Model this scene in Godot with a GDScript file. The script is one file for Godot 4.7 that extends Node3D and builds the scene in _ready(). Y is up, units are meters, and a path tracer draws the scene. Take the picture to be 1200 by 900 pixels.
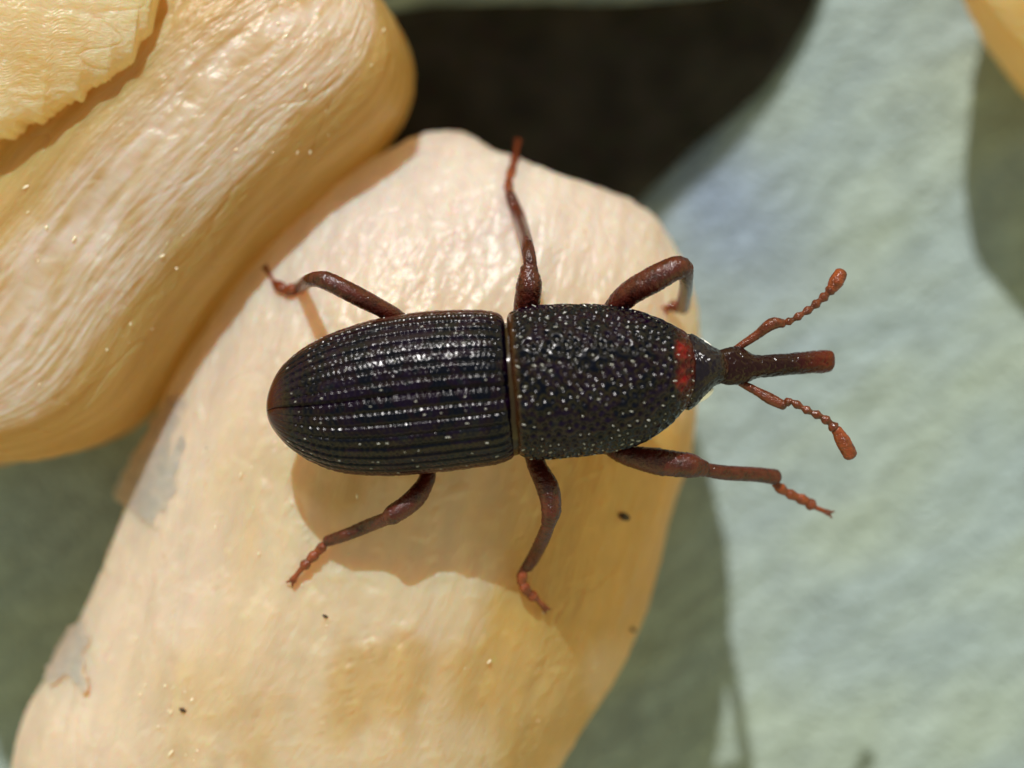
extends Node3D
# A grain weevil on a wheat kernel, about 190 times life size: 1000 units of the plan lists below are one metre at the height EYE - DIST.

const EYE := 3.0
const DIST := 2.4
const SUN_HIGH := 42.0
const SIZE := 0.2   # metres for 1000 plan units
var rng := RandomNumberGenerator.new()
var soft := FastNoiseLite.new()
var cells := FastNoiseLite.new()
var used := {}
var M := {}
var tail_y := 0.638


# ---------------------------------------------------------------- names and tags
func numbered(called: String) -> String:
	var n: int = used.get(called, 0)
	used[called] = n + 1
	return called if n == 0 else "%s_%03d" % [called, n]

func tag(o: Node, label: String, category: String, group := "", kind := "") -> void:
	if label: o.set_meta("label", label)
	if category: o.set_meta("category", category)
	if group: o.set_meta("group", group)
	if kind: o.set_meta("kind", kind)

func base(called: String, label: String, category: String, where: Vector3, group := "") -> Node3D:
	var o := Node3D.new()
	o.name = numbered(called)
	add_child(o)
	o.position = where
	tag(o, label, category, group)
	return o

# Shapes are made in place; a thing's children are moved back by its base point.
func build(called: String, mesh: Mesh, mat: Material, parent: Node3D, shift := Vector3.ZERO) -> MeshInstance3D:
	var o := MeshInstance3D.new()
	o.name = called if parent != self else numbered(called)
	o.mesh = mesh
	o.material_override = mat
	parent.add_child(o, true)
	o.position = shift
	return o


# ---------------------------------------------------------------- plan coordinates
func at(px: float, py: float, y: float) -> Vector3:
	var k := (EYE - y) / DIST / 1000.0
	return Vector3((px - 600.0) * k, y, (py - 450.0) * k)

func spline(pts: PackedVector2Array, sub: int, loop := true) -> PackedVector2Array:
	var r := PackedVector2Array()
	var n := pts.size()
	for i in (n if loop else n - 1):
		var p0 := pts[posmod(i - 1, n) if loop else maxi(i - 1, 0)]
		var p1 := pts[i]
		var p2 := pts[(i + 1) % n]
		var p3 := pts[(i + 2) % n if loop else mini(i + 2, n - 1)]
		for k in sub:
			r.append(p1.cubic_interpolate(p2, p0, p3, float(k) / sub))
	if not loop: r.append(pts[n - 1])
	return r

func sp(v: float, e: float) -> float:
	return signf(v) * pow(absf(v), e)


# ---------------------------------------------------------------- a rounded body swept along an axis between the two sides of an outline
class Body:
	var o: Vector2
	var ax: Vector2
	var pr: Vector2
	var length: float
	var lo := PackedFloat32Array()
	var hi := PackedFloat32Array()
	var y0: float
	var y1: float
	var ht: float
	var hb: float
	var n := 2.2
	var n0 := 2.4
	var n1 := 2.4
	const N := 240

	func side(s: float, a: PackedFloat32Array) -> float:
		var t := acos(clampf(1.0 - 2.0 * s, -1.0, 1.0)) / PI * (N - 1)
		var i := clampi(int(t), 0, N - 2)
		return lerpf(a[i], a[i + 1], t - i)

	func swell(s: float) -> float:
		var q := absf(2.0 * s - 1.0)
		var e := n0 if s < 0.5 else n1
		return pow(maxf(1.0 - pow(q, e), 0.0), 1.0 / e)

	func point(s: float, th: float) -> Vector3:
		var l := side(s, lo)
		var h := side(s, hi)
		var c := cos(th)
		var sn := sin(th)
		var e := 2.0 / n
		var b := (l + h) * 0.5 + (h - l) * 0.5 * signf(c) * pow(absf(c), e)
		var y := lerpf(y0, y1, s) + (ht if sn > 0.0 else hb) * swell(s) * signf(sn) * pow(absf(sn), e)
		var p := o + ax * (s * length) + pr * b
		return Vector3(p.x, y, p.y)

	# along (0..1) and across (-1..1) of a place seen from above
	func along(x: float, z: float) -> Vector2:
		var d := Vector2(x, z) - o
		var s := d.dot(ax) / length
		if s <= 0.0 or s >= 1.0: return Vector2(s, 2.0)
		var l := side(s, lo)
		var h := side(s, hi)
		return Vector2(s, (d.dot(pr) - (l + h) * 0.5) / maxf((h - l) * 0.5, 1e-4))

	func top(x: float, z: float) -> float:
		var q := along(x, z)
		if absf(q.y) >= 1.0 or q.x <= 0.0 or q.x >= 1.0: return lerpf(y0, y1, clampf(q.x, 0, 1))
		return lerpf(y0, y1, q.x) + ht * swell(q.x) * pow(1.0 - pow(absf(q.y), n), 1.0 / n)

func body(outline: PackedVector2Array, from: Vector2, to: Vector2, y0: float, y1: float, ht: float, hb: float, n := 2.2, n0 := 2.4, n1 := 2.4) -> Body:
	var w := PackedVector2Array()
	for p in spline(outline, 12):
		var q := at(p.x, p.y, (y0 + y1) * 0.5)
		w.append(Vector2(q.x, q.z))
	var a3 := at(from.x, from.y, (y0 + y1) * 0.5)
	var b3 := at(to.x, to.y, (y0 + y1) * 0.5)
	var b := Body.new()
	var dir := (Vector2(b3.x, b3.z) - Vector2(a3.x, a3.z)).normalized()
	b.ax = dir
	b.pr = Vector2(-dir.y, dir.x)
	# the ends are where the outline itself ends along the axis
	var smin := 1e9
	var smax := -1e9
	var a := Vector2(a3.x, a3.z)
	for p in w:
		smin = minf(smin, (p - a).dot(dir))
		smax = maxf(smax, (p - a).dot(dir))
	b.o = a + dir * smin
	b.length = smax - smin
	b.y0 = y0
	b.y1 = y1
	b.ht = ht
	b.hb = hb
	b.n = n
	b.n0 = n0
	b.n1 = n1
	for i in Body.N:
		var s := (1.0 - cos(PI * clampf(float(i) / (Body.N - 1), 0.002, 0.998))) * 0.5 * b.length
		var l := 1e9
		var h := -1e9
		for k in w.size():
			var p := w[k] - b.o
			var q := w[(k + 1) % w.size()] - b.o
			var pa := p.dot(dir) - s
			var qa := q.dot(dir) - s
			if (pa > 0.0) != (qa > 0.0):
				var v := lerpf(p.dot(b.pr), q.dot(b.pr), pa / (pa - qa))
				l = minf(l, v)
				h = maxf(h, v)
		if l > h:
			l = 0.0
			h = 0.0
		b.lo.append(l)
		b.hi.append(h)
	b.lo[0] = (b.lo[1] + b.hi[1]) * 0.5
	b.hi[0] = b.lo[0]
	b.lo[Body.N - 1] = (b.lo[Body.N - 2] + b.hi[Body.N - 2]) * 0.5
	b.hi[Body.N - 1] = b.lo[Body.N - 1]
	return b


# ---------------------------------------------------------------- grids of points to meshes
func grid_normals(P: PackedVector3Array, nr: int, nc: int, closed: bool, flip: float) -> PackedVector3Array:
	var N := PackedVector3Array()
	N.resize(P.size())
	for i in nr:
		var ia := maxi(i - 1, 0) * nc
		var ib := mini(i + 1, nr - 1) * nc
		for j in nc:
			var ja := j - 1
			var jb := j + 1
			if closed:
				if ja < 0: ja = nc - 2
				if jb > nc - 1: jb = 1
			else:
				ja = maxi(ja, 0)
				jb = mini(jb, nc - 1)
			N[i * nc + j] = ((P[ib + j] - P[ia + j]).cross(P[i * nc + jb] - P[i * nc + ja]) * flip).normalized()
	return N

func grid_flip(P: PackedVector3Array, nr: int, nc: int, inside: Vector3) -> float:
	var t := 0.0
	for i in range(1, nr - 1, maxi(1, nr / 12)):
		for j in range(1, nc - 1, maxi(1, nc / 12)):
			var q := i * nc + j
			t += (P[q + nc] - P[q - nc]).cross(P[q + 1] - P[q - 1]).normalized().dot((P[q] - inside).normalized())
	return 1.0 if t > 0.0 else -1.0

func grid_mesh(P: PackedVector3Array, nr: int, nc: int, closed: bool, inside: Vector3, C: PackedColorArray, U: PackedVector2Array, ends := Vector3.ZERO) -> ArrayMesh:
	var flip := grid_flip(P, nr, nc, inside)
	var N := grid_normals(P, nr, nc, closed, flip)
	for j in nc:
		if N[j].length_squared() < 0.5 or ends != Vector3.ZERO: N[j] = -ends if ends != Vector3.ZERO else Vector3.UP
		var q := (nr - 1) * nc + j
		if N[q].length_squared() < 0.5 or ends != Vector3.ZERO: N[q] = ends if ends != Vector3.ZERO else Vector3.UP
	var I := PackedInt32Array()
	I.resize((nr - 1) * (nc - 1) * 6)
	var w := 0
	for i in nr - 1:
		for j in nc - 1:
			var a := i * nc + j
			var b := a + nc
			if flip > 0.0:
				I[w] = a; I[w + 1] = a + 1; I[w + 2] = b
				I[w + 3] = a + 1; I[w + 4] = b + 1; I[w + 5] = b
			else:
				I[w] = a; I[w + 1] = b; I[w + 2] = a + 1
				I[w + 3] = a + 1; I[w + 4] = b; I[w + 5] = b + 1
			w += 6
	var arr := []
	arr.resize(Mesh.ARRAY_MAX)
	arr[Mesh.ARRAY_VERTEX] = P
	arr[Mesh.ARRAY_NORMAL] = N
	arr[Mesh.ARRAY_INDEX] = I
	if C.size(): arr[Mesh.ARRAY_COLOR] = C
	if U.size(): arr[Mesh.ARRAY_TEX_UV] = U
	var m := ArrayMesh.new()
	m.add_surface_from_arrays(Mesh.PRIMITIVE_TRIANGLES, arr)
	return m

# A grid over a Body. relief(p, s, th, n) gives the height along the normal, tint(p, s, b) the colour.
func body_mesh(b: Body, nr: int, nc: int, th0: float, th1: float, relief: Callable, tint: Callable, off: Vector3) -> ArrayMesh:
	var closed := absf(th1 - th0) > 6.28
	var P := PackedVector3Array()
	P.resize(nr * nc)
	var U := PackedVector2Array()
	U.resize(nr * nc)
	var C := PackedColorArray()
	C.resize(nr * nc)
	for i in nr:
		var s := (1.0 - cos(PI * i / (nr - 1.0))) * 0.5
		s = clampf(lerpf(s, float(i) / (nr - 1.0), 0.6), 0.0, 1.0)
		for j in nc:
			P[i * nc + j] = b.point(s, lerpf(th0, th1, float(j) / (nc - 1)))
			U[i * nc + j] = Vector2(float(j) / (nc - 1), s)
	var mid2 := b.o + b.ax * b.length * 0.5 + b.pr * (b.side(0.5, b.lo) + b.side(0.5, b.hi)) * 0.5
	var mid := Vector3(mid2.x, (b.y0 + b.y1) * 0.5, mid2.y)
	var flip := grid_flip(P, nr, nc, mid)
	var N := grid_normals(P, nr, nc, closed, flip)
	var Q := PackedVector3Array()
	Q.resize(nr * nc)
	for i in nr:
		var edge := smoothstep(0.0, 3.0, minf(i, nr - 1 - i))
		for j in nc:
			var q := i * nc + j
			var p := P[q]
			var th := lerpf(th0, th1, float(j) / (nc - 1))
			var s := U[q].y
			Q[q] = p + N[q] * (relief.call(p, s, th) * edge) - off
			C[q] = tint.call(p, s, th)
	return grid_mesh(Q, nr, nc, closed, mid - off, C, U, Vector3(b.ax.x, 0, b.ax.y) if closed else Vector3.ZERO)

# A tapering tube with round ends through points with radii; swell(t) may bead it.
func tube(pts: Array, radii: Array, off: Vector3, sides := 32, per := 20, rough := 0.033, flat := 1.0) -> ArrayMesh:
	var n := pts.size()
	var line: Array[Vector3] = []
	var rad: Array[float] = []
	for i in n - 1:
		for k in per:
			var t := float(k) / per
			line.append(pts[i].cubic_interpolate(pts[i + 1], pts[maxi(i - 1, 0)], pts[mini(i + 2, n - 1)], t))
			rad.append(lerpf(radii[i], radii[i + 1], t * t * (3 - 2 * t)))
	line.append(pts[n - 1])
	rad.append(radii[n - 1])
	# round caps
	var L: Array[Vector3] = []
	var R: Array[float] = []
	var d0 := (line[0] - line[1]).normalized()
	var d1 := (line[-1] - line[-2]).normalized()
	for k in 6:
		var a := PI / 2 * (1.0 - k / 6.0)
		L.append(line[0] + d0 * rad[0] * sin(a) * 0.8)
		R.append(rad[0] * cos(a))
	L.append_array(line)
	R.append_array(rad)
	for k in range(1, 7):
		var a := PI / 2 * (k / 6.0)
		L.append(line[-1] + d1 * rad[-1] * sin(a) * 0.8)
		R.append(rad[-1] * cos(a))
	var nr := L.size()
	var nc := sides + 1
	var P := PackedVector3Array()
	var U := PackedVector2Array()
	var C := PackedColorArray()
	var prev := Vector3.UP
	for i in nr:
		var d := (L[mini(i + 1, nr - 1)] - L[maxi(i - 1, 0)]).normalized()
		var a := (prev - d * prev.dot(d)).normalized()
		if a.length_squared() < 0.5: a = d.cross(Vector3.RIGHT).normalized()
		prev = a
		var c := d.cross(a)
		for j in nc:
			var th := TAU * (j % sides) / sides
			var q := L[i] + (a * cos(th) * flat + c * sin(th)) * R[i]
			var g := soft.get_noise_3d(q.x * 260, q.y * 260, q.z * 260)
			q += (q - L[i]) * rough * (2.2 * g - 2.5 * maxf(0.0, soft.get_noise_3d(q.x * 420 + 7.0, q.y * 420, q.z * 420) - 0.12))
			P.append(q - off)
			U.append(Vector2(float(j) / sides, float(i) / nr))
			var v := 0.8 + 0.55 * soft.get_noise_3d(q.x * 70, q.y * 70, q.z * 70) + 0.25 * g
			C.append(Color(v, v * 0.95, v * 0.9))
	# beads bend inwards, so orient by the ring centres
	var flip_in := L[nr / 2] - off
	return grid_mesh(P, nr, nc, true, flip_in, C, U, d1)


# ---------------------------------------------------------------- a torn flake of bran lying on a kernel
func flake_mesh(b: Body, outline: PackedVector2Array, lift: float, thick: float, curl: float, tone: Color, off: Vector3, ragged := 5.0) -> ArrayMesh:
	var edge := PackedVector2Array()
	var raw := spline(outline, 14)
	for i in raw.size():
		var p := raw[i]
		var nrm := (raw[(i + 1) % raw.size()] - raw[posmod(i - 1, raw.size())]).orthogonal().normalized()
		edge.append(p + nrm * ragged * (soft.get_noise_2d(p.x * 0.05, p.y * 0.05) + 0.8 * soft.get_noise_2d(p.x * 0.16, p.y * 0.16)))
	var pts := edge.duplicate()
	var box := Rect2(edge[0], Vector2.ZERO)
	for p in edge: box = box.expand(p)
	var step := maxf(3.0, sqrt(box.get_area() / 9000.0))
	var y := box.position.y
	while y < box.end.y:
		var x := box.position.x
		while x < box.end.x:
			var p := Vector2(x + rng.randf_range(-1, 1), y + rng.randf_range(-1, 1))
			if Geometry2D.is_point_in_polygon(p, edge): pts.append(p)
			x += step
		y += step
	var tri := Geometry2D.triangulate_delaunay(pts)
	var st := SurfaceTool.new()
	st.begin(Mesh.PRIMITIVE_TRIANGLES)
	st.set_smooth_group(0)
	var up := PackedVector3Array()
	for i in pts.size():
		var p := pts[i]
		var near := 1e9
		for e in range(0, edge.size(), 2): near = minf(near, edge[e].distance_squared_to(p))
		near = sqrt(near)
		var w := at(p.x, p.y, 0.45)
		w = at(p.x, p.y, b.top(w.x, w.z))
		var hgt := b.top(w.x, w.z) + lift * (0.5 + 0.5 * smoothstep(0, 25, near)) + curl * exp(-near / 10.0) * (0.6 + soft.get_noise_2d(p.x * 0.04, p.y * 0.04))
		hgt += 0.0015 * soft.get_noise_2d(p.x * 0.02, p.y * 0.02) + 0.001 * soft.get_noise_2d(p.x * 0.1, p.y * 0.1)
		up.append(at(p.x, p.y, hgt))
	for layer in 2:
		st.set_smooth_group(layer)
		for k in range(0, tri.size(), 3):
			var a := tri[k]
			var c := tri[k + 1]
			var d := tri[k + 2]
			if not Geometry2D.is_point_in_polygon((pts[a] + pts[c] + pts[d]) / 3.0, edge): continue
			var turn := (pts[c] - pts[a]).cross(pts[d] - pts[a]) > 0.0
			var order := [a, c, d] if turn == (layer == 0) else [a, d, c]
			for q in order:
				var v := 1.0 + 0.12 * soft.get_noise_2d(pts[q].x * 0.06, pts[q].y * 0.06)
				st.set_color(Color(tone.r * v, tone.g * v, tone.b * v))
				st.set_uv(pts[q] / 300.0)
				st.add_vertex(up[q] - Vector3(0, thick * layer, 0) - off)
	st.set_smooth_group(2)
	for i in edge.size():
		var j := (i + 1) % edge.size()
		var t := Vector3(0, thick, 0)
		for v in [up[i], up[j], up[j] - t, up[i], up[j] - t, up[i] - t]:
			st.set_color(tone)
			st.set_uv(Vector2.ZERO)
			st.add_vertex(v - off)
	st.generate_normals()
	return st.commit()


# ---------------------------------------------------------------- materials
func noise_tex(freq: float, size: int, seed_: int, octaves := 3, kind := FastNoiseLite.TYPE_SIMPLEX_SMOOTH) -> NoiseTexture2D:
	var f := FastNoiseLite.new()
	f.noise_type = kind
	f.seed = seed_
	f.frequency = freq
	f.fractal_octaves = octaves
	var t := NoiseTexture2D.new()
	t.noise = f
	t.width = size
	t.height = size
	t.seamless = true
	t.generate_mipmaps = false
	return t

func mat(color: Color, rough: float, spec := 0.5) -> StandardMaterial3D:
	var m := StandardMaterial3D.new()
	m.albedo_color = color.linear_to_srgb()
	m.roughness = rough
	m.metallic_specular = spec
	m.vertex_color_use_as_albedo = true
	return m

func materials() -> void:
	var fibre := noise_tex(0.07, 1024, 3, 4)
	var grain := noise_tex(0.05, 512, 9, 4)
	var k := mat(Color(1, 1, 1), 0.37, 0.6)
	k.subsurf_scatter_enabled = true
	k.subsurf_scatter_strength = 0.75
	k.backlight_enabled = true
	k.backlight = Color(1.0, 0.96, 0.84)
	k.heightmap_enabled = true
	k.heightmap_texture = fibre
	k.heightmap_scale = 0.12 * SIZE
	k.uv1_scale = Vector3(3, 0.5, 1)
	M.kernel = k
	var f := mat(Color(1, 1, 1), 0.5, 0.5)
	f.backlight_enabled = true
	f.backlight = Color(0.5, 0.45, 0.38)
	f.heightmap_enabled = true
	f.heightmap_texture = grain
	f.heightmap_scale = 0.3 * SIZE
	M.bran = f
	var s := mat(Color(1, 1, 1), 0.2, 0.36)
	M.shell = s
	var l := mat(Color(0.075, 0.0095, 0.005), 0.15, 0.45)
	l.heightmap_enabled = true
	l.heightmap_texture = grain
	l.heightmap_scale = 0.12 * SIZE
	l.uv1_triplanar = true
	l.uv1_scale = Vector3(14, 14, 14)
	l.clearcoat_enabled = true
	l.clearcoat = 0.15
	l.clearcoat_roughness = 0.12
	M.leg = l
	var a := l.duplicate()
	a.albedo_color = Color(0.13, 0.027, 0.011).linear_to_srgb()
	M.antenna = a
	var t := l.duplicate()
	t.albedo_color = Color(0.22, 0.045, 0.013).linear_to_srgb()
	M.foot = t
	M.bristle_glint = mat(Color(0.42, 0.42, 0.40), 0.2, 0.8)
	M.dust_glints = mat(Color(0.78, 0.68, 0.50), 0.25, 0.7)
	M.shade_dark = mat(Color(1, 1, 1), 0.8, 0.3)
	M.speck = mat(Color(0.045, 0.02, 0.01), 0.6)
	var g := mat(Color(1, 1, 1), 0.8, 0.3)
	g.heightmap_enabled = true
	g.heightmap_texture = grain
	g.heightmap_scale = 0.6 * SIZE
	g.uv1_triplanar = true
	g.uv1_scale = Vector3(2.2, 2.2, 2.2)
	M.ground = g


# ---------------------------------------------------------------- kernels
func kernel_node(called: String, label: String, b: Body, nr: int, nc: int, relief: Callable, tint: Callable, group: String) -> Node3D:
	var m := b.o + b.ax * b.length * 0.5
	var foot := Vector3(m.x, 0, m.y)
	var o := base(called, label, "wheat kernel", foot, group)
	build("seed_body", body_mesh(b, nr, nc, -PI / 2, PI * 1.5, relief, tint, foot), M.kernel, o)
	return o

func lumps(p: Vector3, b: Body) -> float:
	# bran: wide dents, ribs along the axis and small pimples
	var a := (p.x * b.ax.x + p.z * b.ax.y)
	var c := (p.x * b.pr.x + p.z * b.pr.y)
	return 0.010 * soft.get_noise_3d(a * 3.0, c * 5.0, p.y * 5.0) + 0.0016 * soft.get_noise_3d(a * 5.0, c * 36.0, p.y * 36.0) + 0.0006 * soft.get_noise_3d(a * 40.0, c * 120.0, p.y * 120.0) - 0.0014 * exp(-pow(soft.get_noise_3d(a * 2.5 + 5.0, c * 10.0, p.y * 10.0) / 0.025, 2.0))


func _ready() -> void:
	rng.seed = 7
	soft.seed = 4
	soft.frequency = 1.0
	soft.fractal_octaves = 2

	# camera, sky, sun, exposure
	var cam := Camera3D.new()
	cam.name = "camera"
	cam.fov = rad_to_deg(2.0 * atan(0.45 / DIST))
	cam.near = 0.02
	cam.far = 200.0
	add_child(cam)
	cam.position = Vector3(0, EYE * SIZE, 0)
	cam.rotation_degrees = Vector3(-90, 0, 0)
	cam.current = true
	var lens := CameraAttributesPhysical.new()
	lens.frustum_focal_length = 100 * SIZE
	lens.exposure_aperture = 1.05
	lens.frustum_focus_distance = (EYE - 0.63) * SIZE
	var we := WorldEnvironment.new()
	we.name = "environment"
	var env := Environment.new()
	env.background_mode = Environment.BG_SKY
	var sky_mat := ProceduralSkyMaterial.new()
	sky_mat.sky_top_color = Color(0.40, 0.45, 0.45)
	sky_mat.sky_horizon_color = Color(1.0, 0.92, 0.58)
	sky_mat.sky_curve = 0.38
	sky_mat.ground_bottom_color = Color(0.3, 0.32, 0.28)
	sky_mat.ground_horizon_color = Color(0.6, 0.62, 0.6)
	env.sky = Sky.new()
	env.sky.sky_material = sky_mat
	env.background_energy_multiplier = 1.85
	env.tonemap_mode = Environment.TONE_MAPPER_LINEAR
	env.tonemap_exposure = 0.92
	env.sdfgi_enabled = true
	env.ssao_enabled = true
	env.ssil_enabled = true
	we.environment = env
	we.camera_attributes = lens
	add_child(we)
	var sun := DirectionalLight3D.new()
	sun.name = "sun"
	sun.light_energy = 1.4
	sun.light_color = Color(1.0, 0.985, 0.97)
	sun.light_angular_distance = 0.6
	sun.shadow_enabled = true
	add_child(sun)
	var flat := Vector2(0.205, 0.979).normalized() * cos(deg_to_rad(SUN_HIGH))
	sun.look_at_from_position(Vector3.ZERO, Vector3(flat.x, -sin(deg_to_rad(SUN_HIGH)), flat.y), Vector3.UP)

	materials()
	make_ground()
	make_kernels()
	make_weevil()
	make_specks()
	for o in get_children():
		if o is Node3D and not (o is Camera3D or o is Light3D):
			o.scale *= SIZE
			o.position *= SIZE


func make_ground() -> void:
	# a sheet of pale blue-green card; fine in the middle, wide at the rim
	var n := 301
	var P := PackedVector3Array()
	var C := PackedColorArray()
	for i in n:
		for j in n:
			var u := (i - 150) / 150.0
			var v := (j - 150) / 150.0
			var x := u * 1.2 + signf(u) * pow(absf(u), 9.0) * 40.0
			var z := v * 1.2 + signf(v) * pow(absf(v), 9.0) * 40.0
			var near := 1.0 if maxf(absf(x), absf(z)) < 2.0 else 0.0
			var a := x * 0.80 - z * 0.60
			var c := x * 0.60 + z * 0.80
			var h := near * (0.004 * soft.get_noise_2d(a * 5.0 + 3.0, c * 12.0) + 0.0016 * soft.get_noise_2d(a * 24.0, c * 34.0))
			P.append(Vector3(x, h, z))
			var w := soft.get_noise_2d(a * 2.4 + 9.0, c * 5.0)
			var f := soft.get_noise_2d(a * 13.0, c * 30.0 + 5.0)
			var col := Color(0.30, 0.365, 0.32).lerp(Color(0.275, 0.345, 0.35), clampf(0.5 + 1.1 * w, 0, 1))
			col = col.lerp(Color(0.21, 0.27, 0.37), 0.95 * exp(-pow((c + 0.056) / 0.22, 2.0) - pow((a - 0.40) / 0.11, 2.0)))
			var m := 1.0 + 0.2 * f + 0.12 * soft.get_noise_2d(a * 40.0, c * 60.0)
			C.append(Color(col.r * m, col.g * m, col.b * m))
	var g := build("ground", grid_mesh(P, n, n, false, Vector3(0, -50, 0), C, PackedVector2Array()), M.ground, self)
	tag(g, "pale blue green card under the wheat kernels, out of focus", "ground", "", "structure")


func make_kernels() -> void:
	var grp := "wheat kernels lying on the green card"
	# the kernel that carries the weevil
	var out_a := PackedVector2Array([Vector2(530, 155), Vector2(600, 186), Vector2(680, 222), Vector2(745, 245), Vector2(786, 290), Vector2(808, 350), Vector2(816, 430), Vector2(812, 520),
		Vector2(790, 595), Vector2(770, 665), Vector2(738, 745), Vector2(700, 815), Vector2(660, 885), Vector2(610, 980), Vector2(540, 1090), Vector2(420, 1180), Vector2(270, 1180), Vector2(150, 1120),
		Vector2(70, 1030), Vector2(30, 920), Vector2(42, 820), Vector2(90, 740), Vector2(125, 670), Vector2(152, 600), Vector2(185, 500), Vector2(240, 395), Vector2(300, 308), Vector2(360, 245), Vector2(440, 190)])
	var A := body(out_a, Vector2(570, 160), Vector2(330, 1180), 0.27, 0.27, 0.285, 0.27, 2.35, 2.5, 2.4)
	kernel_a = A
	var relief_a := func(p: Vector3, s: float, th: float) -> float:
		var d := lumps(p, A)
		if p.y > 0.3:
			d += 0.0016 * smoothstep(0.1, -0.1, p.z) * soft.get_noise_2d((p.x * A.ax.x + p.z * A.ax.y) * 24.0, (p.x * A.pr.x + p.z * A.pr.y) * 75.0)
			d += 0.003 * maxf(0.0, soft.get_noise_3d(p.x * 30.0, p.y * 30.0, p.z * 30.0) - 0.15)
			d += 0.0015 * smoothstep(-0.15, 0.05, soft.get_noise_2d(p.x * 4.0 + 7.0, p.z * 4.0)) * smoothstep(0.35, 0.6, s)
		return d
	var tint_a := func(p: Vector3, s: float, th: float) -> Color:
		var b := cos(th)
		var w := soft.get_noise_2d(p.x * 4.0, p.z * 4.0)
		var v := soft.get_noise_2d((p.x * A.ax.x + p.z * A.ax.y) * 5.0, (p.x * A.pr.x + p.z * A.pr.y) * 26.0)
		var x := p.x + 0.05 * w
		var z := p.z + 0.07 * w
		# vitreous amber on the right flank below the middle, floury cream elsewhere, pinkish at the tip
		var amber := smoothstep(-0.06, 0.10, x + 0.25 * (z - 0.1)) * smoothstep(-0.02, 0.12, z) * (1.0 - 0.75 * smoothstep(0.30, 0.42, z + 0.25 * x) * smoothstep(0.22, 0.05, x + 0.5 * (z - 0.4)))
		var col := Color(0.84, 0.72, 0.55).lerp(Color(0.65, 0.44, 0.16), clampf(amber + 0.2 * v, 0, 1))
		var cloud := smoothstep(-0.2, 0.35, soft.get_noise_2d(p.x * 5.5 + 2.0, p.z * 4.0 + 0.25 * w)) * smoothstep(0.0, 0.15, p.z)
		col = col.lerp(Color(0.66, 0.46, 0.17), 0.7 * cloud * smoothstep(-0.35, -0.1, x + 0.3 * z))
		col = col.lerp(Color(0.89, 0.81, 0.80), smoothstep(-0.02, -0.2, p.z) * 0.9)
		col = col.lerp(Color(0.85, 0.75, 0.69), smoothstep(-0.22, -0.36, x + 0.4 * z) * 0.8)
		var k := 1.0 + 0.10 * v + 0.06 * soft.get_noise_3d(p.x * 30.0, p.y * 30.0, p.z * 30.0)
		return Color(minf(col.r * k, 0.9), minf(col.g * k, 0.88), minf(col.b * k, 0.85))
	var na := kernel_node("wheat_kernel", "large cream and amber wheat kernel with the dark weevil standing on it", A, 560, 520, relief_a, tint_a, grp)
	var off: Vector3 = na.position
	var f1 := PackedVector2Array([Vector2(206, 462), Vector2(226, 496), Vector2(222, 530), Vector2(206, 556), Vector2(210, 584), Vector2(194, 600), Vector2(182, 616), Vector2(164, 608), Vector2(150, 594), Vector2(134, 582), Vector2(140, 560), Vector2(154, 538), Vector2(176, 498)])
	build("peeling_bran", flake_mesh(A, f1, 0.004, 0.0025, 0.003, Color(0.86, 0.77, 0.68), off, 3.5), M.kernel, na)
	var f2 := PackedVector2Array([Vector2(96, 728), Vector2(104, 748), Vector2(96, 770), Vector2(104, 800), Vector2(96, 812), Vector2(78, 790), Vector2(62, 800), Vector2(52, 790), Vector2(66, 762), Vector2(76, 742)])
	build("peeling_bran", flake_mesh(A, f2, 0.005, 0.0025, 0.005, Color(0.86, 0.77, 0.68), off, 3.0), M.kernel, na)

	dust_glints(na, A, 300, Vector2(40, 160), Vector2(820, 900), 0.004)
	dust_glints(na, A, 90, Vector2(170, 800), Vector2(330, 900), 0.006)  # this cluster stands in for a patch of golden sparkle
	dust_glints(na, A, 140, Vector2(330, 190), Vector2(790, 350), 0.005)

	# the kernel at the upper left, its pale scuffed stripe along the back
	var out_b := PackedVector2Array([Vector2(395, -50), Vector2(440, -8), Vector2(468, 32), Vector2(479, 82), Vector2(472, 125), Vector2(440, 170), Vector2(380, 225), Vector2(300, 302), Vector2(230, 385), Vector2(175, 470), Vector2(146, 502),
		Vector2(100, 526), Vector2(50, 535), Vector2(0, 542), Vector2(-70, 562), Vector2(-150, 556), Vector2(-185, 480), Vector2(-140, 370), Vector2(-60, 265), Vector2(0, 198), Vector2(40, 152), Vector2(110, 78), Vector2(185, 2), Vector2(260, -50), Vector2(330, -70)])
	var B := body(out_b, Vector2(430, -20), Vector2(0, 500), 0.36, 0.36, 0.19, 0.36, 3.0, 4.0, 2.8)
	var relief_b := func(p: Vector3, s: float, th: float) -> float:
		var b := cos(th)
		var d := lumps(p, B)
		var w := b + 0.12 * soft.get_noise_2d(p.x * 7.0, p.z * 7.0)
		var stripe := smoothstep(-0.60, -0.45, w) * smoothstep(0.30, 0.1, w) if p.y > 0.33 else 0.0
		d += stripe * (0.0015 + 0.0012 * soft.get_noise_3d(p.x * 42.0, p.y * 42.0, p.z * 42.0) + 0.0006 * soft.get_noise_2d((p.x * B.ax.x + p.z * B.ax.y) * 12.0, b * 26.0))
		return d
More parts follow.
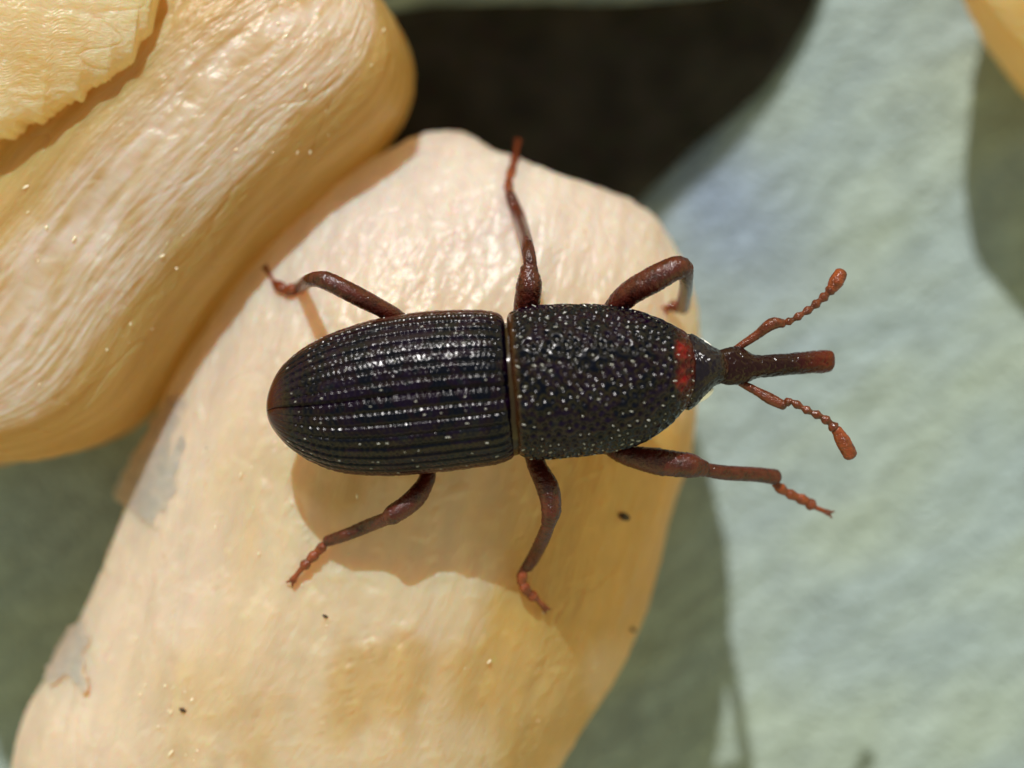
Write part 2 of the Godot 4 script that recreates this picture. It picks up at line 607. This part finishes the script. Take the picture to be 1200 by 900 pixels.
	var tint_b := func(p: Vector3, s: float, th: float) -> Color:
		var b := cos(th)
		var a := (p.x * B.ax.x + p.z * B.ax.y)
		var v := soft.get_noise_2d(a * 5.0, b * 9.0 + p.y * 9.0)
		var w := b + 0.10 * soft.get_noise_2d(p.x * 9.0, p.z * 9.0) + 0.10 * soft.get_noise_2d(a * 7.0, b * 30.0)
		var stripe := smoothstep(-0.60, -0.42, w) * smoothstep(0.30, -0.02, w) if p.y > 0.33 else 0.0
		var col := Color(0.60, 0.41, 0.15).lerp(Color(0.68, 0.50, 0.22), clampf(0.5 + v, 0, 1))
		col = col.lerp(Color(0.87, 0.79, 0.74), stripe * clampf(0.65 + 0.8 * soft.get_noise_2d(a * 9.0, b * 22.0), 0.1, 1.0))
		return col
	var nb := kernel_node("wheat_kernel", "amber wheat kernel at upper left with a scuffed whitish stripe along its back", B, 480, 460, relief_b, tint_b, grp)
	dust_glints(nb, B, 260, Vector2(0, 0), Vector2(470, 520), 0.006)

	# the kernel in the top left corner, with torn bran at its rim
	var out_c := PackedVector2Array([Vector2(182, -40), Vector2(180, -8), Vector2(174, 12), Vector2(176, 34), Vector2(163, 48), Vector2(158, 70), Vector2(140, 80), Vector2(128, 96), Vector2(106, 102), Vector2(94, 116), Vector2(66, 126), Vector2(52, 141), Vector2(26, 144), Vector2(6, 157), Vector2(-20, 154), Vector2(-80, 160), Vector2(-200, 110), Vector2(-290, 20), Vector2(-300, -90), Vector2(-230, -170), Vector2(-100, -210), Vector2(40, -190), Vector2(130, -120)])
	var Cc := body(out_c, Vector2(170, 0), Vector2(-300, -60), 0.56, 0.56, 0.045, 0.56, 2.6)
	var relief_c := func(p: Vector3, s: float, th: float) -> float:
		var d := lumps(p, Cc)
		if p.y > 0.55: d += 0.0014 * soft.get_noise_3d(p.x * 26.0, p.y * 26.0, p.z * 26.0) + 0.0007 * soft.get_noise_3d(p.x * 70.0, p.y * 70.0, p.z * 70.0)
		return d + 0.006 * soft.get_noise_2d(p.x * 60.0, p.z * 60.0) * smoothstep(0.25, 0.0, absf(sin(th)))
	var tint_c := func(p: Vector3, s: float, th: float) -> Color:
		var v := soft.get_noise_2d(p.x * 7.0, p.z * 7.0)
		return Color(0.80, 0.64, 0.36).lerp(Color(0.86, 0.76, 0.55), clampf(0.4 + 1.2 * v, 0, 1))
	var ncn := kernel_node("wheat_kernel", "pale yellow wheat kernel in the top left corner with a rough uneven rim", Cc, 420, 420, relief_c, tint_c, grp)

	# the kernel in the top right corner and the one beyond the upper edge
	var plain := func(p: Vector3, s: float, th: float) -> Color:
		var v := soft.get_noise_2d(p.x * 7.0, p.z * 7.0)
		return Color(0.74, 0.56, 0.22).lerp(Color(0.80, 0.66, 0.34), clampf(0.5 + v, 0, 1))
	var out_d := PackedVector2Array([Vector2(1140, -30), Vector2(1165, 25), Vector2(1200, 66), Vector2(1270, 130), Vector2(1380, 170), Vector2(1500, 140), Vector2(1560, 40), Vector2(1520, -80), Vector2(1400, -160), Vector2(1270, -180), Vector2(1180, -130)])
	var D := body(out_d, Vector2(1140, -60), Vector2(1560, 60), 0.30, 0.30, 0.035, 0.30, 2.6)
	kernel_node("wheat_kernel", "blurred golden wheat kernel cut off by the top right corner", D, 160, 160, func(p, s, th): return lumps(p, D), plain, grp)
	var out_e := PackedVector2Array([Vector2(390, -160), Vector2(530, -165), Vector2(630, -210), Vector2(750, -320), Vector2(870, -430), Vector2(940, -520), Vector2(940, -600), Vector2(840, -650), Vector2(700, -600), Vector2(560, -500), Vector2(430, -380), Vector2(360, -240)])
	var E := body(out_e, Vector2(380, -140), Vector2(960, -640), 0.35, 0.35, 0.26, 0.35, 2.2)
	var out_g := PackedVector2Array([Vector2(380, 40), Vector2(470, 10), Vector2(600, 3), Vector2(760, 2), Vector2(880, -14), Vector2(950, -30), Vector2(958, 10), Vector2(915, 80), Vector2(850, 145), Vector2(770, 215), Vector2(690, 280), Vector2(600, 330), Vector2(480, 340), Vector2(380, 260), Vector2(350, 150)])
	var G := body(out_g, Vector2(360, 230), Vector2(940, 20), 0.012, 0.012, 0.05, 0.012, 2.6)  # added low mound; its near-black colour stands in for deep shade
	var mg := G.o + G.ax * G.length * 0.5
	var gn := base("shade_mound", "added dark mound painting the deep shade behind the tip of the large kernel", "painted shade", Vector3(mg.x, 0, mg.y))
	build("shade_mound_body", body_mesh(G, 160, 160, -PI / 2, PI * 1.5, func(p, s, th): return lumps(p, G), func(p, s, th): return Color(0.021, 0.019, 0.017) * (1.0 + 0.5 * soft.get_noise_2d(p.x * 9, p.z * 9)), gn.position), M.shade_dark, gn)
	kernel_node("wheat_kernel", "wheat kernel just beyond the upper edge that shades the dark hollow", E, 160, 160, func(p, s, th): return lumps(p, E), plain, grp)

var kernel_a: Body


# pale flour and bran specks on a kernel's top, also standing in for glints
func dust_glints(o: Node3D, b: Body, n: int, from: Vector2, to: Vector2, big: float) -> void:
	var bm := SphereMesh.new()
	bm.radius = 0.5
	bm.height = 1.0
	bm.radial_segments = 7
	bm.rings = 4
	var spots: Array[Transform3D] = []
	for i in n:
		var p := at(rng.randf_range(from.x, to.x), rng.randf_range(from.y, to.y), 0.5)
		var q := b.along(p.x, p.z)
		if absf(q.y) > 0.9 or q.x < 0.03 or q.x > 0.97: continue
		if soft.get_noise_2d(p.x * 7.0, p.z * 7.0) < rng.randf_range(-0.5, 0.3): continue
		p.y = b.top(p.x, p.z) + 0.001
		var r := big * 0.55 * pow(rng.randf(), 3.0) + 0.0008
		var turn := Basis(Vector3.UP, atan2(-b.ax.y, b.ax.x) + rng.randf_range(-0.5, 0.5))
		spots.append(Transform3D(turn.scaled_local(Vector3(r * rng.randf_range(1.0, 3.0), r * 0.7, r)), p - o.position))
	var mm := MultiMesh.new()
	mm.transform_format = MultiMesh.TRANSFORM_3D
	mm.mesh = bm
	mm.instance_count = spots.size()
	for i in spots.size(): mm.set_instance_transform(i, spots[i])
	var d := MultiMeshInstance3D.new()
	d.name = "flour_and_glints"
	d.multimesh = mm
	d.material_override = M.dust_glints
	d.set_meta("kind", "stuff")
	o.add_child(d, true)


# ---------------------------------------------------------------- the weevil
func make_weevil() -> void:
	var c0 := at(597, 450, tail_y)
	var off := Vector3(c0.x, 0.55, c0.z)
	var o := base("weevil", "black brown grain weevil with a long straight snout standing on the large kernel", "weevil", off)

	# abdomen and wing cases
	var out_el := PackedVector2Array([Vector2(312, 480), Vector2(317, 452), Vector2(334, 425), Vector2(370, 399), Vector2(420, 379), Vector2(480, 367), Vector2(540, 363), Vector2(575, 365), Vector2(590, 374), Vector2(594, 410), Vector2(599, 455),
		Vector2(604, 500), Vector2(604, 530), Vector2(590, 542), Vector2(550, 549), Vector2(500, 555), Vector2(450, 558), Vector2(395, 553), Vector2(350, 533), Vector2(321, 505)])
	var el := body(out_el, Vector2(312, 480), Vector2(600, 452), tail_y - 0.012, tail_y, 0.078, 0.07, 2.1, 2.3, 9.0)
	var spots := []
	var wing_relief := func(p: Vector3, s: float, th: float) -> float:
		var q := absf(th - PI / 2) / (PI / 2) * 9.5
		var g := q - floorf(q) - 0.5 if q > 0.25 else 0.5
		var row := floorf(q)
		var groove := exp(-pow(absf(absf(g) - 0.5) / 0.13, 2.0))
		var fade := smoothstep(0.02, 0.16, s) * smoothstep(1.0, 0.95, s)
		# punctures along each groove
		var line := roundf(q)
		var a := s * 34.0 + line * 0.37 + 0.25 * sin(line * 3.1 + s * 9.0) + 0.35 * soft.get_noise_2d(s * 14.0, line * 3.7)
		var pa := a - floorf(a) - 0.5
		var pit := exp(-(pa * pa / 0.045 + pow((q - line) / 0.26, 2.0)))
		var d := -0.0019 * groove - 0.0011 * pit
		# finer punctures on the ridges between them
		var a2 := s * 46.0 + row * 0.61
		var p2 := a2 - floorf(a2) - 0.5
		d -= 0.0006 * exp(-(p2 * p2 / 0.03 + g * g / 0.02))
		d += 0.0007 * soft.get_noise_3d(p.x * 60, p.y * 60, p.z * 60)
		var seam := exp(-pow(q / 0.08, 2.0)) * 0.0016
		return d * fade - seam
	var wing_tint := func(p: Vector3, s: float, th: float) -> Color:
		var rim := smoothstep(0.68, 1.0, absf(th - PI / 2) / (PI / 2)) + 0.9 * smoothstep(0.13, 0.0, s)
		var v := 1.0 + 0.3 * soft.get_noise_3d(p.x * 25, p.y * 25, p.z * 25)
		return Color(0.004 * v, 0.0034 * v, 0.0075 * v).lerp(Color(0.075, 0.017, 0.008), clampf(rim, 0, 1) * 0.8)
	for k in 2:
		var a0 := PI / 2 if k == 0 else PI / 2 + deg_to_rad(104)
		var a1 := PI / 2 - deg_to_rad(104) if k == 0 else PI / 2
		build("elytron", body_mesh(el, 620, 250, a0, a1, wing_relief, wing_tint, off), M.shell, o)
	var ab := body(out_el, Vector2(312, 480), Vector2(600, 452), tail_y - 0.016, tail_y - 0.004, 0.06, 0.066, 2.1, 2.3, 5.0)
	build("abdomen", body_mesh(ab, 90, 60, -PI / 2, PI * 1.5, func(p, s, th): return -0.004, func(p, s, th): return Color(0.03, 0.010, 0.006), off), M.shell, o)

	# waist between wing cases and pronotum
	var out_w := PackedVector2Array([Vector2(582, 392), Vector2(600, 378), Vector2(616, 388), Vector2(622, 450), Vector2(620, 515), Vector2(612, 530), Vector2(596, 528), Vector2(588, 455)])
	var wst := body(out_w, Vector2(582, 452), Vector2(622, 450), tail_y - 0.004, tail_y - 0.004, 0.068, 0.06, 2.1, 4.0, 4.0)
	build("waist", body_mesh(wst, 40, 60, -PI / 2, PI * 1.5, func(p, s, th): return 0.002 * soft.get_noise_3d(p.x * 80, p.y * 80, p.z * 80), func(p, s, th): return Color(0.035, 0.020, 0.008), off), M.shell, o)

	# pronotum with its dense round pits
	var out_p := PackedVector2Array([Vector2(598, 400), Vector2(594, 372), Vector2(606, 362), Vector2(640, 357), Vector2(695, 356), Vector2(745, 363), Vector2(782, 377), Vector2(806, 392), Vector2(816, 412), Vector2(818, 440), Vector2(810, 470),
		Vector2(797, 487), Vector2(780, 503), Vector2(748, 522), Vector2(700, 533), Vector2(650, 538), Vector2(618, 537), Vector2(606, 524), Vector2(603, 470)])
	var pn := body(out_p, Vector2(598, 450), Vector2(820, 433), tail_y, tail_y - 0.012, 0.082, 0.075, 2.1, 9.0, 2.5)
	var nr := 470
	var nc := 460
	var pits: Array[Vector3] = []
	var buckets := {}
	var tries := 0
	while tries < 26000:
		tries += 1
		var s := rng.randf_range(0.035, 0.955)
		var th := rng.randf_range(-0.5, PI + 0.5)
		var p := pn.point(s, th)
		var key := Vector3i((p / 0.009).floor())
		var ok := true
		for dx in [-1, 0, 1]:
			for dy in [-1, 0, 1]:
				for dz in [-1, 0, 1]:
					if ok and buckets.has(key + Vector3i(dx, dy, dz)):
						for q in buckets[key + Vector3i(dx, dy, dz)]:
							if p.distance_to(q) < 0.0088: ok = false
		if ok:
			if not buckets.has(key): buckets[key] = []
			buckets[key].append(p)
			pits.append(p)
	var pit_relief := func(p: Vector3, s: float, th: float) -> float:
		var d := 0.0008 * soft.get_noise_3d(p.x * 45, p.y * 45, p.z * 45)
		if sin(th) < -0.6: return d
		var key := Vector3i((p / 0.009).floor())
		var best := 1.0
		for dx in [-1, 0, 1]:
			for dy in [-1, 0, 1]:
				for dz in [-1, 0, 1]:
					var hit = buckets.get(key + Vector3i(dx, dy, dz))
					if hit:
						for q in hit: best = minf(best, p.distance_squared_to(q))
		var r := sqrt(best) / 0.0044
		return d - 0.0031 * exp(-r * r * r)
	var pn_tint := func(p: Vector3, s: float, th: float) -> Color:
		var v := 1.0 + 0.3 * soft.get_noise_3d(p.x * 25, p.y * 25, p.z * 25)
		var col := Color(0.004 * v, 0.0034 * v, 0.0075 * v)
		col = col.lerp(Color(0.05, 0.020, 0.008), smoothstep(0.05, 0.0, s))
		col = col.lerp(Color(0.045, 0.012, 0.008), smoothstep(0.86, 0.95, s))
		var wob := 0.004 * soft.get_noise_2d(p.x * 90, p.z * 90)
		var red := 0.0
		for e in [at(800, 410, p.y), at(801, 446, p.y)]: red += smoothstep(0.0145, 0.003, Vector2((p.x - e.x) * 1.25, p.z - e.z).length() + wob)
		col = col.lerp(Color(0.05, 0.005, 0.004), smoothstep(0.85, 0.90, s) * smoothstep(0.99, 0.95, s) * smoothstep(0.75, 0.45, absf(cos(th))))
		return col.lerp(Color(0.16, 0.006, 0.004), clampf(red, 0, 1) * 0.85)
	build("pronotum", body_mesh(pn, nr, nc, -PI / 2, PI * 1.5, pit_relief, pn_tint, off), M.shell, o)

	# head, eyes and snout
	var out_h := PackedVector2Array([Vector2(792, 430), Vector2(796, 400), Vector2(808, 391), Vector2(822, 398), Vector2(840, 409), Vector2(852, 416), Vector2(856, 432), Vector2(850, 446), Vector2(836, 453), Vector2(820, 470), Vector2(806, 480), Vector2(796, 466)])
	var hd := body(out_h, Vector2(792, 436), Vector2(856, 431), tail_y - 0.014, tail_y - 0.018, 0.040, 0.045, 2.1, 2.6, 2.0)
	build("head", body_mesh(hd, 110, 110, -PI / 2, PI * 1.5, func(p, s, th): return 0.0016 * soft.get_noise_3d(p.x * 130, p.y * 130, p.z * 130), func(p, s, th): return Color(0.014, 0.011, 0.012).lerp(Color(0.05, 0.016, 0.008), smoothstep(0.75, 1.0, s)), off), M.shell, o)
	for e in [Vector2(821, 404), Vector2(822, 463)]:
		var em := SphereMesh.new()
		em.radius = 0.013
		em.height = 0.026
		em.radial_segments = 28
		em.rings = 16
		var eye := build("eye", em, M.eye if M.has("eye") else M.shell, o, at(e.x, e.y, tail_y - 0.026) - off)
		eye.scale = Vector3(1.25, 1.4, 0.55)
		eye.rotation.y = 0.55 if e.y > 430 else -0.45
	var out_r := PackedVector2Array([Vector2(836, 430), Vector2(838, 413), Vector2(850, 408), Vector2(864, 406), Vector2(874, 411), Vector2(884, 416), Vector2(910, 415), Vector2(945, 412), Vector2(970, 410), Vector2(979, 413), Vector2(981, 424),
		Vector2(978, 434), Vector2(968, 437), Vector2(945, 438), Vector2(910, 441), Vector2(886, 443), Vector2(876, 448), Vector2(864, 451), Vector2(848, 451), Vector2(838, 446)])
	var rs := body(out_r, Vector2(836, 430), Vector2(981, 424), tail_y - 0.008, tail_y - 0.050, 0.017, 0.018, 2.3, 4.0, 5.0)
	build("rostrum", body_mesh(rs, 220, 90, -PI / 2, PI * 1.5, func(p, s, th): return 0.0009 * soft.get_noise_3d(p.x * 55, p.y * 110, p.z * 110) - 0.0016 * maxf(0.0, soft.get_noise_3d(p.x * 170, p.y * 170, p.z * 170)),
		func(p, s, th): return Color(0.018, 0.006, 0.005).lerp(Color(0.08, 0.012, 0.007), smoothstep(0.6, 0.98, s)), off), M.shell, o)

	make_bristle_glints(o, off, pn, el, pits)
	make_antennae(o, off)
	make_legs(o, off)


func make_bristle_glints(o: Node3D, off: Vector3, pn: Body, el: Body, pits: Array[Vector3]) -> void:
	# short pale hairs in many pits and wing rows, also standing in for glints
	var bm := SphereMesh.new()
	bm.radius = 0.5
	bm.height = 1.0
	bm.radial_segments = 8
	bm.rings = 5
	var spots: Array[Transform3D] = []
	var colors: Array[Color] = []
	for p in pits:
		if p.y < tail_y or rng.randf() > 0.35: continue
		var t := Transform3D(Basis.from_euler(Vector3(rng.randf_range(-0.3, 0.3), rng.randf_range(-0.6, 0.6), rng.randf_range(-0.3, 0.3))).scaled_local(Vector3(0.0012 + 0.0045 * pow(rng.randf(), 2.0), 0.0012, rng.randf_range(0.0011, 0.0018))), p + Vector3(0, 0.0002, 0) - off)
		spots.append(t)
	for line in 17:
		var q := (line - 8) * 1.0 + 0.5
		var th := PI / 2 + q / 9.5 * PI / 2
		for k in 24:
			if rng.randf() > 0.2: continue
			var s := (k + rng.randf()) / 24.0 * 0.9 + 0.06
			var p := el.point(s, th)
			var d := (el.point(s + 0.01, th) - p).normalized()
			var t := Transform3D(Basis.looking_at(d, Vector3.UP).rotated(Vector3.UP, rng.randf_range(-0.3, 0.3)).scaled_local(Vector3(rng.randf_range(0.0010, 0.0016), 0.0012, rng.randf_range(0.002, 0.0045))), p - Vector3(0, 0.0004, 0) - off)
			spots.append(t)
	var mm := MultiMesh.new()
	mm.transform_format = MultiMesh.TRANSFORM_3D
	mm.mesh = bm
	mm.instance_count = spots.size()
	for i in spots.size(): mm.set_instance_transform(i, spots[i])
	var n := MultiMeshInstance3D.new()
	n.name = "bristles_and_glints"
	n.multimesh = mm
	n.material_override = M.bristle_glint
	n.set_meta("kind", "stuff")
	o.add_child(n, true)


func limb(called: String, o: Node3D) -> Node3D:
	var n := Node3D.new()
	n.name = called
	o.add_child(n, true)
	return n

func make_antennae(o: Node3D, off: Vector3) -> void:
	var y := tail_y - 0.02
	var u := limb("antenna", o)
	build("scape", tube([at(862, 409, y), at(885, 394, y + 0.004), at(904, 380, y + 0.01), at(917, 379, y + 0.008)], [0.004, 0.0052, 0.0072, 0.0052], off), M.antenna, u)
	beads(u, [at(918, 379, y + 0.008), at(929, 375, y + 0.008), at(940, 368, y + 0.008), at(951, 361, y + 0.006), at(960, 353, y + 0.004), at(969, 345, y + 0.002), at(975, 338, y)], [0.0046, 0.0048, 0.0050, 0.0054, 0.0058, 0.0062], off)
	build("club", tube([at(975, 338, y), at(980, 330, y), at(985, 321, y)], [0.0066, 0.0088, 0.0078], off), M.foot, u)
	var l := limb("antenna", o)
	build("scape", tube([at(868, 449, y), at(884, 457, y + 0.002), at(902, 467, y + 0.004), at(918, 475, y + 0.006)], [0.004, 0.0050, 0.0066, 0.0056], off), M.antenna, l)
	beads(l, [at(917, 473, y + 0.006), at(927, 470, y + 0.008), at(939, 477, y + 0.010), at(950, 483, y + 0.010), at(962, 488, y + 0.008), at(972, 495, y + 0.006), at(980, 504, y + 0.004)], [0.0052, 0.0050, 0.0050, 0.0052, 0.0056, 0.0064], off)
	build("club", tube([at(981, 505, y + 0.003), at(989, 519, y + 0.001), at(996, 532, y - 0.002)], [0.0066, 0.0088, 0.0084], off), M.foot, l)

func beads(o: Node3D, pts: Array, radii: Array, off: Vector3) -> void:
	for i in radii.size():
		var a: Vector3 = pts[i]
		var b: Vector3 = pts[i + 1]
		var r: float = radii[i]
		build("flagellum_bead", tube([a.lerp(b, 0.08), a.lerp(b, 0.6), a.lerp(b, 0.95)], [r * 0.55, r * 1.05, r * 0.7], off, 14, 6), M.antenna, o)

# a height over the kernel's own surface
func on(px: float, py: float, up: float) -> Vector3:
	var p := at(px, py, 0.5)
	for k in 3: p = at(px, py, kernel_a.top(p.x, p.z) + up)
	return p

func make_legs(o: Node3D, off: Vector3) -> void:
	var y := tail_y
	# hind leg, upper side
	var a := limb("leg", o)
	build("femur", tube([at(482, 384, y - 0.03), at(455, 366, y - 0.01), at(415, 345, y + 0.005), at(385, 330, y + 0.004), at(372, 327, y - 0.004)], [0.009, 0.0100, 0.0112, 0.0108, 0.009], off), M.leg, a)
	build("tibia", tube([at(371, 327, y - 0.008), at(362, 329, y - 0.035), on(352, 336, 0.012)], [0.0090, 0.0078, 0.0080], off), M.leg, a)
	foot(a, [on(352, 336, 0.010), on(336, 342, 0.010), on(322, 332, 0.010), on(311, 314, 0.006)], [0.0075, 0.0070, 0.0055, 0.0030], off)
	# middle leg, upper side
	var b := limb("leg", o)
	build("femur", tube([at(618, 385, y - 0.035), at(617, 362, y - 0.02), at(620, 336, y - 0.004), at(620, 316, y - 0.004)], [0.014, 0.0152, 0.0150, 0.0105], off), M.leg, b)
	build("tibia", tube([at(622, 314, y - 0.004), at(618, 290, y - 0.02), at(609, 258, on(609, 258, 0.025).y), on(598, 229, 0.012)], [0.0078, 0.0080, 0.0084, 0.0066], off), M.leg, b)
	foot(b, [on(596, 228, 0.010), on(596, 212, 0.008), on(601, 195, 0.006), on(604, 183, 0.002), at(607, 166, 0.30)], [0.0058, 0.0056, 0.0060, 0.0054, 0.0036], off)
	# front leg, upper side, folded under itself
	var c := limb("leg", o)
	build("femur", tube([at(712, 374, y - 0.035), at(735, 346, y - 0.01), at(765, 328, y + 0.006), at(790, 315, y + 0.010), at(800, 313, y + 0.004)], [0.013, 0.0145, 0.0155, 0.0140, 0.0120], off), M.leg, c)
	build("tibia", tube([at(802, 314, y), at(804, 332, y - 0.05), at(800, 360, on(796, 360, 0.04).y)], [0.0105, 0.0080, 0.0090], off), M.leg, c)
	foot(c, [at(799, 362, on(796, 362, 0.03).y), on(788, 357, 0.02), on(782, 361, 0.012)], [0.0080, 0.0070, 0.0050], off)
	# hind leg, lower side
	var d := limb("leg", o)
	build("femur", tube([at(500, 545, y - 0.045), at(500, 562, y - 0.03), at(485, 585, y - 0.015), at(462, 602, y - 0.015), at(454, 607, y - 0.02)], [0.009, 0.0098, 0.0122, 0.0116, 0.0085], off), M.leg, d)
	build("tibia", tube([at(455, 607, y - 0.02), at(432, 616, y - 0.045), at(405, 627, on(405, 627, 0.03).y), on(384, 634, 0.012)], [0.0078, 0.0080, 0.0074, 0.0066], off), M.leg, d)
	foot(d, [on(382, 636, 0.010), on(373, 646, 0.008), on(363, 656, 0.009), on(353, 667, 0.007), on(343, 680, 0.005)], [0.0058, 0.0062, 0.0060, 0.0036, 0.0042], off)
	# middle leg, lower side
	var e := limb("leg", o)
	build("femur", tube([at(622, 520, y - 0.045), at(629, 545, y - 0.03), at(642, 572, y - 0.015), at(646, 596, y - 0.015), at(643, 612, y - 0.02)], [0.010, 0.0112, 0.0134, 0.0118, 0.0090], off), M.leg, e)
	build("tibia", tube([at(643, 614, y - 0.02), at(636, 632, y - 0.045), on(626, 652, 0.03), on(618, 664, 0.014)], [0.0078, 0.0084, 0.0080, 0.0072], off), M.leg, e)
	foot(e, [on(613, 666, 0.012), on(611, 682, 0.009), on(618, 694, 0.010), on(629, 702, 0.008), on(639, 713, 0.005)], [0.0064, 0.0066, 0.0066, 0.0044, 0.0042], off)
	# front leg, lower side, reaching out over the edge
	var g := limb("leg", o)
	build("femur", tube([at(712, 524, y - 0.045), at(738, 534, y - 0.03), at(772, 541, y - 0.02), at(805, 545, y - 0.02), at(824, 549, y - 0.026)], [0.009, 0.0128, 0.0158, 0.0148, 0.0100], off), M.leg, g)
	build("tibia", tube([at(826, 550, y - 0.027), at(850, 554, y - 0.04), at(885, 556, y - 0.06), at(908, 559, y - 0.075)], [0.0082, 0.0088, 0.0088, 0.0094], off), M.leg, g)
	foot(g, [at(908, 568, y - 0.080), at(920, 576, y - 0.085), at(932, 582, y - 0.09), at(944, 587, y - 0.095), at(956, 595, y - 0.1), at(971, 601, y - 0.105)], [0.0062, 0.0060, 0.0062, 0.0070, 0.0034, 0.0036], off)

func foot(o: Node3D, pts: Array, radii: Array, off: Vector3) -> void:
	var n := pts.size() - 1
	for i in n:
		var a: Vector3 = pts[i]
		var b: Vector3 = pts[i + 1]
		var last := i == n - 1
		var r: float = radii[i]
		var r2: float = radii[i + 1]
		build("claw_segment" if last else "tarsus_segment", tube([a, a.lerp(b, 0.55), b], [r2 * 0.8 if last else r * 0.62, r2 * 0.8 if last else r * 1.08, r2 * 1.1 if last else r2 * 0.85], off, 14, 7), M.foot, o)
	var tip: Vector3 = pts[n]
	var ahead := (tip - (pts[n - 1] as Vector3)).normalized()
	var side := ahead.cross(Vector3.UP).normalized()
	for k in [-1.0, 1.0]:
		build("claw", tube([tip, tip + ahead * 0.004 + side * k * 0.003 + Vector3(0, 0.001, 0), tip + ahead * 0.0075 + side * k * 0.0045 - Vector3(0, 0.003, 0)], [0.0018, 0.0015, 0.0006], off, 8, 5), M.foot, o)


func make_specks() -> void:
	var list := [[731, 605, 7.0, 5.0, "dark round speck on the amber flank right of the middle leg"], [740, 737, 5.0, 3.5, "dark crumb at the lower right edge of the large kernel"],
		[246, 527, 6.0, 2.0, "thin grey splinter on the pale side left of the weevil"], [214, 832, 4.0, 2.6, "tiny brown speck near the bottom of the large kernel"], [381, 722, 3.4, 2.0, "tiny dark speck below the hind foot"]]
	for e in list:
		var p := on(e[0], e[1], 0.001)
		var m := tube([Vector3(-e[2], 0, -e[2] * 0.4) * 0.0007, Vector3(0, 0.0012, 0), Vector3(e[2], 0, e[2] * 0.5) * 0.0007], [e[3] * 0.0006, e[3] * 0.001, e[3] * 0.0007], Vector3.ZERO, 10, 4, 0.1)
		var o := build("speck", m, M.speck, self, p)
		tag(o, e[4], "speck", "dark specks on the large kernel")
